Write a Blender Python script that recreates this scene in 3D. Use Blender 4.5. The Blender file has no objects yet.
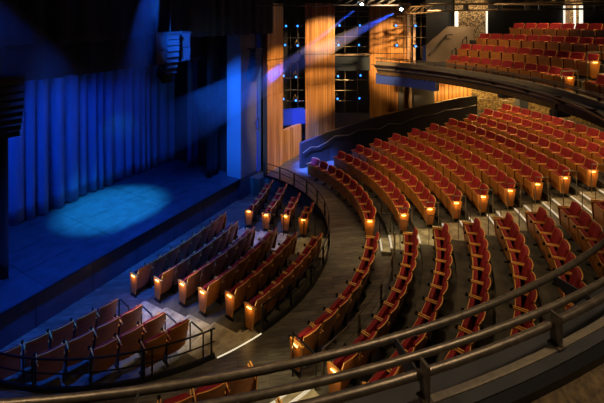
import bpy, math, random
from mathutils import Vector, Matrix
random.seed(7)
S=bpy.context.scene
COL=bpy.data.collections.new('theatre'); S.collection.children.link(COL)
PI=math.pi; rad=math.radians
# ------------------------------------------------------------------ camera
F=385.0; HY=21.5; CX=302.0
CAM=Vector((-9.21,-10.69,8.1)); TH=rad(29.52)
FW=Vector((math.cos(TH),math.sin(TH),0)); RT=Vector((math.sin(TH),-math.cos(TH),0))
cd=bpy.data.cameras.new('camera'); cam=bpy.data.objects.new('camera',cd); COL.objects.link(cam)
cam.location=CAM; cam.rotation_euler=(PI/2,0,math.atan2(-FW.x,FW.y))
cd.sensor_width=36; cd.lens=F/604*36; cd.shift_y=-(201.5-HY)/604; cd.clip_start=.05; cd.clip_end=200
S.camera=cam
S.view_settings.view_transform='Standard'; S.view_settings.look='None'; S.view_settings.gamma=1
S.view_settings.exposure=0; S.view_settings.use_curve_mapping=False
def ray(px,py,d): return CAM+FW*d+RT*((px-CX)/F*d)+Vector((0,0,-(py-HY)/F*d))
def onY(px,py,Y):
    v=FW+RT*((px-CX)/F)+Vector((0,0,-(py-HY)/F)); return CAM+v*((Y-CAM.y)/v.y)
def onZ(px,py,Z):
    v=FW+RT*((px-CX)/F)+Vector((0,0,-(py-HY)/F)); return CAM+v*((Z-CAM.z)/v.z)
def proj(p):
    v=Vector(p)-CAM; d=v.dot(FW); return CX+F*v.dot(RT)/max(d,.01), HY-F*v.z/max(d,.01), d
# ------------------------------------------------------------------ materials
def mat(name,col,rough=.6,metal=0,emit=None,estr=0,spec=.5):
    m=bpy.data.materials.new(name); m.use_nodes=True; b=m.node_tree.nodes['Principled BSDF']
    b.inputs['Base Color'].default_value=(*col,1); b.inputs['Roughness'].default_value=rough
    b.inputs['Metallic'].default_value=metal; b.inputs['Specular IOR Level'].default_value=spec
    if emit: b.inputs['Emission Color'].default_value=(*emit,1); b.inputs['Emission Strength'].default_value=estr
    return m
def noisy(name,c1,c2,rough=.6,scale=5,stretch=(1,1,1),detail=4,bump=0,metal=0,coord='Object',lo=.35,hi=.65,rnd=0,spec=.5):
    m=mat(name,c1,rough,metal,spec=spec); nt=m.node_tree; N=nt.nodes; L=nt.links; b=N['Principled BSDF']
    tc=N.new('ShaderNodeTexCoord'); mp=N.new('ShaderNodeMapping'); mp.inputs['Scale'].default_value=stretch
    L.new(tc.outputs[coord],mp.inputs['Vector'])
    no=N.new('ShaderNodeTexNoise'); no.inputs['Scale'].default_value=scale; no.inputs['Detail'].default_value=detail
    L.new(mp.outputs[0],no.inputs['Vector'])
    cr=N.new('ShaderNodeValToRGB'); cr.color_ramp.elements[0].position=lo; cr.color_ramp.elements[1].position=hi
    cr.color_ramp.elements[0].color=(*c1,1); cr.color_ramp.elements[1].color=(*c2,1)
    L.new(no.outputs['Fac'],cr.inputs[0]); out=cr.outputs[0]
    if rnd:
        oi=N.new('ShaderNodeObjectInfo'); mr=N.new('ShaderNodeMapRange'); mr.inputs['To Min'].default_value=1-rnd; mr.inputs['To Max'].default_value=1+rnd
        L.new(oi.outputs['Random'],mr.inputs['Value']); hs=N.new('ShaderNodeHueSaturation'); L.new(mr.outputs[0],hs.inputs['Value']); L.new(out,hs.inputs['Color']); out=hs.outputs[0]
    L.new(out,b.inputs['Base Color'])
    if bump:
        bp=N.new('ShaderNodeBump'); bp.inputs['Strength'].default_value=bump; bp.inputs['Distance'].default_value=.03
        L.new(no.outputs['Fac'],bp.inputs['Height']); L.new(bp.outputs[0],b.inputs['Normal'])
    return m
def planks(name,c1,c2,cm,bw,bh,rough=.45,coord='Object',rot=(0,0,0),upright=False,mortar=.004,grain=(1,12,1),gs=2.0,gcol=(.6,.6,.6)):
    """boards drawn with a brick texture, wood grain over it"""
    m=mat(name,c1,rough); nt=m.node_tree; N=nt.nodes; L=nt.links; b=N['Principled BSDF']
    tc=N.new('ShaderNodeTexCoord'); mp=N.new('ShaderNodeMapping'); mp.inputs['Rotation'].default_value=rot
    if upright:
        sp=N.new('ShaderNodeSeparateXYZ'); cb=N.new('ShaderNodeCombineXYZ'); L.new(tc.outputs[coord],sp.inputs[0]); L.new(sp.outputs[2],cb.inputs[0]); L.new(sp.outputs[0],cb.inputs[1]); L.new(sp.outputs[1],cb.inputs[2]); L.new(cb.outputs[0],mp.inputs['Vector'])
    else: L.new(tc.outputs[coord],mp.inputs['Vector'])
    br=N.new('ShaderNodeTexBrick'); br.inputs['Color1'].default_value=(*c1,1); br.inputs['Color2'].default_value=(*c2,1); br.inputs['Mortar'].default_value=(*cm,1)
    br.inputs['Scale'].default_value=1; br.inputs['Brick Width'].default_value=bw; br.inputs['Row Height'].default_value=bh; br.inputs['Mortar Size'].default_value=mortar
    L.new(mp.outputs[0],br.inputs['Vector'])
    m2=N.new('ShaderNodeMapping'); m2.inputs['Scale'].default_value=grain; L.new(mp.outputs[0],m2.inputs['Vector'])
    no=N.new('ShaderNodeTexNoise'); no.inputs['Scale'].default_value=gs; no.inputs['Detail'].default_value=6; L.new(m2.outputs[0],no.inputs['Vector'])
    cr=N.new('ShaderNodeValToRGB'); cr.color_ramp.elements[0].position=.35; cr.color_ramp.elements[1].position=.65
    cr.color_ramp.elements[0].color=(*gcol,1); cr.color_ramp.elements[1].color=(1.2,1.2,1.2,1); L.new(no.outputs['Fac'],cr.inputs[0])
    mx=N.new('ShaderNodeMix'); mx.data_type='RGBA'; mx.blend_type='MULTIPLY'; mx.inputs[0].default_value=1
    L.new(br.outputs['Color'],mx.inputs[6]); L.new(cr.outputs[0],mx.inputs[7]); L.new(mx.outputs[2],b.inputs['Base Color'])
    return m
M={}
M['red']=noisy('red_upholstery',(.20,.008,.010),(.30,.015,.015),.75,30,rnd=.12,spec=.3)
M['wood']=noisy('seat_wood',(.33,.115,.018),(.47,.18,.032),.4,3,(1.5,1.5,9),6,rnd=.15)
M['edge']=noisy('plywood_edge',(.75,.36,.07),(.9,.47,.11),.35,8,(1,1,6))
M['black']=mat('black_metal',(.012,.012,.014),.35,.3)
M['rail']=mat('dark_rail_metal',(.02,.02,.022),.32,.5)
M['tube']=noisy('bronze_tube',(.13,.105,.08),(.19,.155,.115),.42,20,metal=.75)
M['steel']=mat('brushed_rail',(.30,.26,.19),.35,.8)
M['aisle_floor']=planks('plank_vinyl',(.075,.068,.052),(.16,.145,.11),(.04,.035,.026),1.3,.17,.42,'Generated' if 0 else 'Object',rot=(0,0,rad(52)),grain=(2,14,1),gs=1.6,gcol=(.5,.5,.5))
M['carpet']=noisy('row_floor',(.012,.011,.008),(.088,.080,.058),.7,3.2,detail=8,lo=.3,hi=.7)
M['step']=noisy('aisle_step',(.16,.145,.095),(.40,.37,.25),.5,4,detail=6)
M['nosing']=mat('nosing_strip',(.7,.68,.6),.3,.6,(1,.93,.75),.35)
M['nosing_dim']=mat('nosing_dim',(.42,.4,.33),.35,.5)
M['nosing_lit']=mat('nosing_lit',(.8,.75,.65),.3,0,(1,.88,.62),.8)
M['lamp']=mat('aisle_lamp',(1,.7,.3),.4,0,(1,.62,.16),5)
M['stage']=noisy('stage_floor_paint',(.028,.036,.05),(.045,.058,.08),.38,3,detail=8)
M['stageface']=noisy('stage_face_panel',(.022,.03,.045),(.035,.045,.065),.5,3)
M['velvet']=noisy('blue_lit_velvet',(.06,.13,.30),(.08,.17,.38),.85,2,(1,1,.2))  # dark velvet, blue stage light put into its base colour
M['blackcloth']=noisy('black_drape',(.006,.009,.011),(.014,.020,.024),.95,2,(3,3,.3))
M['grey_wall']=noisy('proscenium_paint',(.075,.08,.085),(.11,.115,.12),.6,.8)
M['pale_wall']=mat('reveal_paint',(.30,.31,.33),.6)
M['lit_strip']=mat('strip_blue_light',(.03,.09,.32),.4)  # pale strip; the blue light on it is mixed into this colour
M['dark_wall']=mat('dark_wall_paint',(.012,.012,.013),.6)
M['panelwood']=planks('wall_veneer',(.46,.22,.06),(.64,.34,.11),(.16,.07,.02),9,.26,.35,upright=True,grain=(.25,9,9),gs=1.2,gcol=(.6,.53,.45),mortar=.012)
M['guard']=mat('guard_wall_paint',(.022,.02,.019),.45)
M['cab']=mat('speaker_cabinet_paint',(.025,.04,.05),.55)
M['grille']=mat('speaker_grille',(.05,.055,.06),.6,.3)
M['lens']=mat('blue_lens',(.05,.2,.9),.2,0,(.02,.2,1),4)
M['fix']=mat('fixture_body',(.03,.03,.03),.5)
M['clamp']=mat('brass_clamp',(.17,.12,.065),.4,.6)
M['lens_hot']=mat('moving_head_lens',(.6,.8,1),.2,0,(.35,.65,1),150)
M['fascia']=noisy('balcony_face',(.022,.022,.024),(.035,.035,.038),.5,3)
M['ledge']=noisy('balcony_ledge',(.13,.11,.08),(.19,.16,.11),.5,25,detail=5)
M['bcarpet']=noisy('brown_carpet',(.035,.022,.010),(.13,.085,.035),.95,26,detail=8,lo=.3,hi=.75,bump=.3)
M['blue_wash']=mat('soffit_blue_light',(.012,.05,.32),.5)  # pale soffit paint with the blue light put into its colour
M['glow']=mat('backlit_edge',(1,.95,.85),.5,0,(1,.92,.78),1.1)
M['warmstrip']=mat('warm_strip',(.5,.3,.15),.5,0,(1,.6,.3),.18)
M['beige']=noisy('stair_wall_paint',(.30,.22,.14),(.36,.27,.18),.6,1)
def stone(name,c1,c2,sc):
    m=mat(name,c1,.6); nt=m.node_tree;N=nt.nodes;L=nt.links;b=N['Principled BSDF']
    tc=N.new('ShaderNodeTexCoord'); v=N.new('ShaderNodeTexVoronoi'); v.inputs['Scale'].default_value=sc; L.new(tc.outputs['Object'],v.inputs['Vector'])
    sp=N.new('ShaderNodeSeparateColor'); L.new(v.outputs['Color'],sp.inputs[0])
    cr=N.new('ShaderNodeValToRGB'); cr.color_ramp.elements[0].color=(*c1,1); cr.color_ramp.elements[1].color=(*c2,1); cr.color_ramp.elements[0].position=.25; cr.color_ramp.elements[1].position=.8
    L.new(sp.outputs[0],cr.inputs[0]); L.new(cr.outputs[0],b.inputs['Base Color']); return m
M['mosaic']=stone('gold_mosaic',(.05,.03,.012),(.62,.42,.2),20)
M['goldstone']=stone('gold_stone',(.16,.10,.03),(.5,.34,.12),15)
M['slats']=planks('lit_slats',(.50,.25,.07),(.36,.16,.04),(.08,.03,.01),9,.2,.4,upright=True,grain=(.3,8,8),mortar=.02)
# ------------------------------------------------------------------ mesh builder
class MB:
    def __init__(s): s.v=[]; s.f=[]; s.m=[]
    def add(s,vs,fs,mi=0,mis=None):
        o=len(s.v); s.v+= [tuple(v) for v in vs]; s.f+=[tuple(i+o for i in f) for f in fs]; s.m+= (mis if mis else [mi]*len(fs)); return s
    def box(s,c,d,rz=0,mi=0,rx=0):
        R=Matrix.Rotation(rz,3,'Z')@Matrix.Rotation(rx,3,'X'); c=Vector(c)
        vs=[c+R@Vector((x*d[0]/2,y*d[1]/2,z*d[2]/2)) for x in(-1,1) for y in(-1,1) for z in(-1,1)]
        return s.add(vs,[(0,1,3,2),(4,6,7,5),(0,4,5,1),(2,3,7,6),(0,2,6,4),(1,5,7,3)],mi)
    def bb(s,x0,x1,y0,y1,z0,z1,mi=0): return s.box(((x0+x1)/2,(y0+y1)/2,(z0+z1)/2),(x1-x0,y1-y0,z1-z0),0,mi)
    def prism(s,pts,z0,z1,mi=0,top=None):
        n=len(pts); vs=[(p[0],p[1],z0) for p in pts]+[(p[0],p[1],z1) for p in pts]
        fs=[tuple(range(n))[::-1],tuple(range(n,2*n))]+[(i,(i+1)%n,n+(i+1)%n,n+i) for i in range(n)]
        return s.add(vs,fs,0,[mi,mi if top is None else top]+[mi]*n)
    def loft(s,rings,cap=True,mi=0,closed=False):
        n=len(rings[0]); vs=[v for r in rings for v in r]; fs=[]
        k=len(rings)
        for i in range(k if closed else k-1):
            for j in range(n):
                a=i*n+j;b=i*n+(j+1)%n;c=((i+1)%k)*n+(j+1)%n;d=((i+1)%k)*n+j; fs.append((a,b,c,d))
        if cap and not closed: fs+= [tuple(range(n))[::-1],tuple(range((k-1)*n,k*n))]
        return s.add(vs,fs,mi)
    def tube(s,pts,r,n=8,mi=0):
        P=[Vector(p) for p in pts]; rings=[]
        for i,p in enumerate(P):
            t=(P[min(i+1,len(P)-1)]-P[max(i-1,0)]).normalized()
            u=Vector((0,0,1)) if abs(t.z)<.9 else Vector((1,0,0))
            a=t.cross(u).normalized(); b=t.cross(a).normalized()
            rings.append([p+a*math.cos(2*PI*k/n)*r+b*math.sin(2*PI*k/n)*r for k in range(n)])
        return s.loft(rings,True,mi)
    def arc(s,prof,a0,a1,c=(0,0),n=None,mi=0):
        """profile [(r,z)...] swept round centre c from a0 to a1 degrees (0 = straight back from the stage)"""
        n=n or max(2,int(abs(a1-a0)/1.5)+1)
        rings=[]
        for i in range(n+1):
            a=rad(a0+(a1-a0)*i/n); rings.append([(c[0]+r*math.sin(a),c[1]-r*math.cos(a),z) for r,z in prof])
        return s.loft(rings,True,mi)
    def build(s,name,m,parent=None,smooth=False):
        me=bpy.data.meshes.new(name); me.from_pydata(s.v,[],s.f)
        for x in (m if isinstance(m,(list,tuple)) else [m]): me.materials.append(x)
        for p,i in zip(me.polygons,s.m): p.material_index=i; p.use_smooth=smooth
        import bmesh
        bm=bmesh.new(); bm.from_mesh(me); bmesh.ops.recalc_face_normals(bm,faces=bm.faces); bm.to_mesh(me); bm.free()
        if smooth:
            try: me.set_sharp_from_angle(angle=rad(40))
            except Exception: pass
        o=bpy.data.objects.new(name,me); COL.objects.link(o)
        if parent: o.parent=parent
        return o
def tag(o,label=None,cat=None,group=None,kind=None):
    if label: o['label']=label
    if cat: o['category']=cat
    if group: o['group']=group
    if kind: o['kind']=kind
    return o
def thing(name,label,cat,loc=(0,0,0),rz=0,group=None):
    o=bpy.data.objects.new(name,None); o.empty_display_size=.1; COL.objects.link(o); o.location=loc; o.rotation_euler=(0,0,rz)
    return tag(o,label,cat,group)
def struct(o,label): return tag(o,label,kind='structure',cat='building')
def stru(o,label,cat='wall'): return tag(o,label,cat,kind='structure')
ORD='first second third fourth fifth sixth seventh eighth ninth tenth eleventh twelfth thirteenth fourteenth fifteenth sixteenth seventeenth eighteenth nineteenth twentieth'.split()
ORD+=['twenty-'+x for x in ORD[:9]]
def P(R,a,z=0,c=(0,0)): a=rad(a); return Vector((c[0]+R*math.sin(a),c[1]-R*math.cos(a),z))
def arcpts(R,a0,a1,z,c=(0,0),step=2.5):
    n=max(2,int(abs(a1-a0)/step)+1); return [P(R,a0+(a1-a0)*i/n,z,c) for i in range(n+1)]
# ------------------------------------------------------------------ layout numbers
ZA=.8                                  # level of the curved cross aisle
RB=[7.3]+[8.42+.86*i for i in range(10)]   # radius of each stalls row's back
ZR=[ZA+.23*i for i in range(11)]
START=[71.7,66.8,64.4,62.2,60,57.7,55.9,54.2,52.4,51.6,50.4]
BC=(0,-2.69)
# ------------------------------------------------------------------ floor
f=MB()
f.bb(-12,20,-24,3,-.4,-.2)
# pit level
n=48; pit=[(5.74*math.cos(-PI*i/n),5.74*math.sin(-PI*i/n)) for i in range(n+1)]
f.prism([(5.74,.6)]+pit+[(-5.74,.6)],-.2,0)
# aisle ring at ZA, from the pit edge outward
f.arc([(5.74,-.2),(5.74,ZA),(19.5,ZA),(19.5,-.2)],-92,90)
f.bb(5.3,6.2,-.2,.6,-.2,ZA)
fl=f.build('floor',M['aisle_floor']); stru(fl,'grey brown wood plank floor of the curved cross aisle and pit','floor')
# pit terraces
for k in range(1,6):
    y0=-(1.15+.87*k-.62); z=.13*k
    a=math.asin(min(.999,-y0/5.70)); pts=[(5.70*math.cos(-a-(PI-2*a)*i/30),5.70*math.sin(-a-(PI-2*a)*i/30)) for i in range(31)]
    b=MB().prism(pts,z-.13,z); stru(b.build('floor_terrace',M['carpet']),'low curved seating step of the front block','floor')
for i in range(1,11):
    r0=(7.66 if i==1 else RB[i]-.76); r1=(RB[i+1]-.76 if i<10 else 19.4)
    a1=START[i]+1.2 if i<10 else 60
    b=MB().arc([(r0,ZR[i]-.24 if i>1 else ZA-.01),(r0,ZR[i]),(r1+.02,ZR[i]),(r1+.02,ZR[i]-.24)],-60,a1)
    stru(b.build('floor_terrace',M['carpet']),'curved stepped floor carrying a row of stalls seats','floor')
# stairs in the aisles: light treads, half steps, pale nosings
def aisle(a0,a1,name,lit):
    t=thing('aisle_stairs',name,'stairs',P(8,(a0+a1)/2,ZA))
    inv=Matrix.Translation(-t.location)
    def put(b,nm,m):
        o=b.build(nm,m,t); o.matrix_parent_inverse=inv; return o
    for i in range(1,11):
        r0=(7.66 if i==1 else RB[i]-.76); r1=(RB[i+1]-.76 if i<10 else RB[10]+.5); z=ZR[i]
        put(MB().arc([(r0-.015,z-.235),(r0-.015,z+.008),(r1-.3,z+.008),(r1-.3,z-.235)],a0,a1,n=5),'tread',M['step'])
        put(MB().arc([(r0-.31,z-.24),(r0-.31,z-.11),(r0,z-.11),(r0,z-.24)],a0,a1,n=5),'half_step',M['step'])
        put(MB().arc([(r0-.03,z-.01),(r0-.03,z+.014),(r0+.035,z+.014),(r0+.035,z-.01)],a0+.4,a1-.4,n=5),'nosing',M[lit])
        put(MB().arc([(r0-.325,z-.13),(r0-.325,z-.104),(r0-.27,z-.104),(r0-.27,z-.13)],a0+.4,a1-.4,n=5),'nosing',M[lit])
aisle(19.6,25.6,'far stepped aisle climbing between the two large blocks of stalls seats','nosing')
aisle(-26.8,-20.2,'near stepped aisle at the lower edge with pale nosing strips','nosing')
# pit aisle steps
def pit_aisle(x0,x1,label):
    t=thing('pit_stairs',label,'stairs',((x0+x1)/2,-3,0)); inv=Matrix.Translation(-t.location)
    for k in range(1,6):
        y=-(1.15+.87*k-.62); z=.13*k
        yb=y-.87 if k<5 else -math.sqrt(5.72**2-((x0+x1)/2)**2)+.42
        o=MB().bb(x0,x1,yb,y+.02,z-.125,z+.006).build('tread',M['step'],t); o.matrix_parent_inverse=inv
        o=MB().bb(x0+.05,x1-.05,y-.02,y+.03,z-.02,z+.012).build('nosing',M['nosing_dim'],t); o.matrix_parent_inverse=inv
    am=math.degrees(math.asin(x0/5.74)); an=math.degrees(math.asin(x1/5.74))
    o=MB().arc([(5.34,.5),(5.34,.73),(5.72,.73),(5.72,.5)],am,an,n=5).build('top_step',M['step'],t); o.matrix_parent_inverse=inv
    o=MB().arc([(5.72,ZA-.02),(5.72,ZA+.012),(5.745,ZA+.012),(5.745,ZA-.02)],am,an,n=5).build('nosing',M['nosing_lit' if x0<0 else 'nosing_dim'],t); o.matrix_parent_inverse=inv
pit_aisle(-2.85,-1.85,'pale stair aisle between near and middle seat blocks of the pit')
pit_aisle(1.62,2.65,'pale stair aisle between middle and far seat blocks of the pit')
# ------------------------------------------------------------------ stage
stru(MB().bb(-9,6.0,.34,9,.9,.97).build('stage_floor',M['stage']),'dark painted stage deck washed with blue light','stage')
b=MB().bb(-9,5.95,.46,.6,-.1,.9)
for x in [-6.9+1.55*i for i in range(9)]: b.bb(x-.012,x+.012,.44,.47,0,.9)
stru(b.build('stage_front_wall',M['stageface']),'dark panelled front face of the stage','stage')
stru(MB().bb(-9,5.95,.31,.36,.93,.975).build('trim_1',M['rail']),'thin metal edge along the stage front','trim')
# seams in the deck
b=MB()
for y in (1.6,2.9,4.2): b.bb(-9,4.5,y-.006,y+.006,.970,.9725)
for x in (-6,-3.6,-1.2,1.2,3.6): b.bb(x-.006,x+.006,.36,4.8,.970,.9725)
stru(b.build('trim_2',M['black']),'seams between the stage deck panels','trim')
def curtain(name,x0,x1,y,z0,z1,amp,wl,m,label,seed,cat='curtain',fall=0,thick=.02,lean=0):
    rnd=random.Random(seed); n=int((x1-x0)/.045); ph=0; xs=[];ys=[];tops=[]
    w=wl
    for i in range(n+1):
        ph+=2*PI*.045/w
        if rnd.random()<.05: w=wl*rnd.uniform(.65,1.5)
        A=amp*(.75+.35*math.sin(i*.13+seed))
        s_=math.sin(ph); xs.append(x0+(x1-x0)*i/n+.25*amp*math.cos(ph)); ys.append(y+A*(s_*abs(s_)**-.35 if abs(s_)>.01 else 0))
    rows=14; vs=[];fs=[]
    for j in range(rows+1):
        t=j/rows; z=z0+(z1-z0)*t
        for i in range(n+1):
            k=1+.25*(1-t)**2
            dz=0 if j else .03*math.sin(i*.5)+.02*math.sin(i*.17)
            vs.append((xs[i]+.03*(1-t)*math.sin(i*.21+seed),y+(ys[i]-y)*k+lean*(1-t),z+max(dz,0)))
    for j in range(rows):
        for i in range(n): a=j*(n+1)+i; fs.append((a,a+1,a+n+2,a+n+1))
    b=MB().add(vs,fs); o=b.build(name,m,None,True)
    sd=o.modifiers.new('thick','SOLIDIFY'); sd.thickness=thick
    return tag(o,label,cat)
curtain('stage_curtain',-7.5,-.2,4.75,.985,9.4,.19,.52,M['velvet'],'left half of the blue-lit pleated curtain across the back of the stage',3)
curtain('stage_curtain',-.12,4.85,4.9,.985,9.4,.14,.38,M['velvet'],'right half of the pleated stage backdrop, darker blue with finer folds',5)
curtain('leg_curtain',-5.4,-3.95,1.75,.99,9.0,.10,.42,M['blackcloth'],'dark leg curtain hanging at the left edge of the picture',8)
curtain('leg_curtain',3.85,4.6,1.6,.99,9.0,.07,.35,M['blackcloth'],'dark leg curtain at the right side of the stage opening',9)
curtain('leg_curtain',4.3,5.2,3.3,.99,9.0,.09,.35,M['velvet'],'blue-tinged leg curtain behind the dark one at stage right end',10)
curtain('valance',-9,4.6,2.0,6.33,11.5,.03,.8,M['blackcloth'],'lower black valance crossing above the stage curtain',11)
curtain('valance',-9.2,6.2,-.35,7.52,12,.035,.7,M['blackcloth'],'upper black valance hanging in front of the stage opening',12)
# proscenium right side, opening header, wall behind stage
stru(MB().bb(4.6,6.05,.30,1.1,.97,12).build('wall_proscenium',M['grey_wall']),'grey proscenium wall at the right of the stage')
stru(MB().bb(4.57,4.6,.30,1.1,.975,12).build('trim_3',M['pale_wall']),'pale reveal of the proscenium lit blue','trim')
stru(MB().bb(5.78,6.06,.24,.30,.9,9).build('trim_4',M['lit_strip']),'narrow pale strip beside the wood column, blue light in its paint','trim')
stru(MB().bb(4.6,6.05,.32,1.1,-.1,.97).build('wall_stage_side',M['stageface']),'dark base wall beneath the proscenium')
stru(MB().bb(-10,7,8.9,9.1,-.1,12).build('wall_back_stage',M['dark_wall']),'black wall behind the stage')
stru(MB().bb(4.9,5.0,1.1,8.9,.9,12).build('wall_stage_right',M['dark_wall']),'black side wall of the stage')
stru(MB().bb(-9.1,-9,.3,9,-.1,12).build('wall_stage_left',M['dark_wall']),'black wall at the far left of the stage')
# ------------------------------------------------------------------ house walls
def panel(name,pts,z0,z1,m,label,th=.15,cat='wall'):
    """vertical wall slab along a plan polyline"""
    b=MB(); L_=[Vector((p[0],p[1],0)) for p in pts]
    for p,q in zip(L_,L_[1:]):
        d=(q-p).normalized(); nn=Vector((-d.y,d.x,0))
        if nn.dot(p-Vector((CAM.x,CAM.y,0)))<0: nn=-nn
        b.prism([tuple(p)[:2],tuple(q)[:2],tuple(q+nn*th)[:2],tuple(p+nn*th)[:2]],z0,z1)
    # local frame so that the boards run vertically: rotate object
    ang=math.atan2(L_[-1].y-L_[0].y,L_[-1].x-L_[0].x); c=L_[0]
    R=Matrix.Rotation(-ang,3,'Z'); b.v=[tuple(R@(Vector(v)-c)) for v in b.v]
    o=b.build(name,m); o.location=c; o.rotation_euler=(0,0,ang)
    return stru(o,label,cat)
def gr(px,d): p=ray(px,0,d); return (p.x,p.y)
zs=6.22
def woodcol(pts,z0,z1,n):
    panel('wall_panel',pts,z0,zs-.02,M['panelwood'],n+' lower part',.25)
    panel('wall_panel',pts,zs+.02,z1,M['panelwood'],n+' upper part',.25)
    q=[Vector((p[0],p[1],0)) for p in pts]; d=(q[1]-q[0]).normalized(); nn=Vector((-d.y,d.x,0))
    if nn.dot(q[0]-CAM)<0: nn=-nn
    panel('trim_5',[tuple(p+nn*.03)[:2] for p in q],zs-.03,zs+.03,M['dark_wall'],'dark joint across the wood panel',.1,'trim')
woodcol([(6.07,-.12),(7.45,-.15)],ZA,9.0,'tall wood veneer column beside the proscenium')
panel('wall_panel',[(7.45,-.06),(9.35,-.14)],ZA,2.45,M['panelwood'],'low wood wall beside the blue-tinted soffit',.2)
p1=gr(305.3,22.0);p2=gr(334.8,22.2)
woodcol([p1,p2],1.0,9.15,'middle wood veneer column behind the guard wall')
p3=gr(369.5,22.4);p4=gr(411,22.8)
woodcol([p3,p4],1.0,9.2,'right wood veneer column behind the balcony end')
# soffit box above the passage, coloured as if under blue light, dark back wall of the light slots
b=MB(); a_=gr(281,20.9); c_=gr(305.4,21.4)
panel('trim_6',[a_,c_],2.43,3.22,M['blue_wash'],'soffit panel over the side passage, painted with its blue light',.5,'trim')
panel('wall_passage',[gr(296.5,22.6),gr(300,22.6)],ZA,3,M['blue_wash'],'narrow wall in the side passage, blue light in its colour',.1)
panel('wall_passage',[gr(299.5,23.0),gr(312,23)],ZA,3,M['grey_wall'],'grey end wall of the side passage',.1)
panel('wall_side',[(8.0,1.2),gr(300,25),gr(345,26),gr(432,27)],.5,11,M['dark_wall'],'black wall behind the lighting slots',.2)
# metal panel between the middle and right columns
a_=gr(334.8,22.3); c_=gr(370,22.4)
panel('trim_7',[a_,c_],5.25,6.05,M['cab'],'dark metal panel between the wood columns',.4,'trim')
panel('trim_8',[a_,c_],6.12,6.22,M['beige'],'warm ledge above the dark metal panel','trim' and .35,'trim')
panel('wall_low',[a_,c_],1.0,2.75,M['grey_wall'],'grey low wall below the lighting slot',.3)
# under the balcony end: doorway, grey wall, lit slats, gold stone
panel('wall_under_balcony',[gr(399,22.2),gr(403.5,22.2)],1.5,4.6,M['grey_wall'],'narrow grey pier beside the doorway',.2)
panel('trim_9',[gr(409.5,22.0),gr(412,22.0)],1.5,5,M['beige'],'pale door frame under the balcony end',.1,'trim')
panel('wall_under_balcony',[gr(412,22.3),gr(434,21.6)],1.5,5.1,M['grey_wall'],'dim grey wall under the balcony end',.2)
panel('wall_slats',[gr(433.5,21.7),gr(471,21.3)],1.5,5.4,M['slats'],'glowing golden wood slat wall under the balcony',.15)
panel('wall_stone',[gr(470,21.6),gr(505,21.8),gr(545,21.2),gr(600,20.0),gr(690,18.5)],2.5,5.6,M['goldstone'],'golden stone rear wall of the stalls',.2)
# guard wall
gp=[(7.38,-1.25,2.05),(9.1,-2.02,2.32),(10.4,-3.75,2.9),(11.35,-5.1,3.3),(12.92,-7.9,4.02),(13.42,-8.7,4.1)]
g=MB()
rings=[]
for i,(x,y,z) in enumerate(gp):
    p=Vector((x,y)); q=Vector(gp[min(i+1,5)][:2])-Vector(gp[max(i-1,0)][:2]); q.normalize(); nn=Vector((-q.y,q.x))
    if nn.dot(p-Vector(CAM[:2]))<0: nn=-nn
    e=p+nn*.15; rings.append([(x,y,.6),(x,y,z),(e.x,e.y,z),(e.x,e.y,.6)])
g.loft(rings); stru(g.build('wall_guard',M['guard']),'dark guard wall climbing along the far ends of the rows')
# handrail on guard wall (stepped)
t=thing('wall_handrail','thin pale handrail stepping up along the dark guard wall','handrail',(7.38,-1.25,ZA)); inv=Matrix.Translation(-t.location)
def gwp(s_):
    s_=min(max(s_,0),4.999); i=int(s_); u=s_-i; a=Vector(gp[i]);b=Vector(gp[i+1]); return a+(b-a)*u
pts=[]
tow=Vector((-.75,-.5,0)).normalized()*.08
# measured on the wall face
for px,py in [(303,153),(311,147),(317.5,147),(327,142),(335,136),(349,135),(359,130),(369,129),(380,129),(389,123.5),(400,124),(412,119),(422,116),(436,114),(446,110),(458,109),(468,107),(476,105)]:
    # intersect vertical plane through guard polyline by walking it
    best=None
    for k in range(0,1001):
        w=gwp(k/200); q=proj(w+tow)
        if best is None or abs(q[0]-px)<best[0]: best=(abs(q[0]-px),w+tow,q[2])
    w=best[1]; pts.append(Vector((w.x,w.y,CAM.z-(py-HY)*best[2]/F)))
o=MB().tube(pts,.02,6).build('rail',M['steel'],t); o.matrix_parent_inverse=inv
for k in range(1,len(pts),3):
    p=pts[k]; o=MB().tube([p,p-tow*.9+Vector((0,0,-.05))],.012,5).build('bracket',M['steel'],t); o.matrix_parent_inverse=inv
# ------------------------------------------------------------------ ceiling
stru(MB().bb(-14,24,-26,10,11.2,11.4).build('ceiling',M['dark_wall']),'black ceiling of the auditorium','ceiling')
stru(MB().bb(-14,-13.8,-26,10,-.4,11.3).build('wall_left',M['dark_wall']),'black outer wall on the camera side')
# balcony rear wall
bw=[(gr(426,23.5)),(gr(455,23.6))]
panel('wall_rear',[gr(426,24.5),gr(456,24.5)],5.4,11.2,M['dark_wall'],'black wall beside the stair wall',.2)
panel('wall_rear',[gr(488,23.3),gr(565,22.0)],5.4,11.2,M['dark_wall'],'black rear wall above the balcony seats',.2)
panel('wall_rear',[gr(583,21.7),gr(640,20.5)],5.4,11.2,M['dark_wall'],'black rear wall at the right of the balcony',.2)
panel('wall_alcove',[gr(455,24.2),gr(489,23.9)],6,9.6,M['mosaic'],'gold mosaic wall panel behind the stair wall',.2)
panel('wall_alcove',[gr(564,23.0),gr(584,22.6)],6,9.6,M['mosaic'],'gold mosaic wall panel at the back of the balcony',.2)
def strip(px0,px1,d,z0,z1,m,label): panel('wall_light',[gr(px0,d),gr(px1,d)],z0,z1,m,label,.04,'wall light')
def wl(px0,px1,d,z0,z1,m,label):
    o=panel('wall_light',[gr(px0,d),gr(px1,d)],z0,z1,m,label,.04,'wall light'); del o['kind']; return o
wl(455,458.2,23.9,6.4,8.8,M['glow'],'tall glowing strip at the left of the large gold mosaic panel')
wl(486.2,488.5,23.5,6.4,8.8,M['glow'],'thin glowing strip at the right of the large gold mosaic panel')
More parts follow.
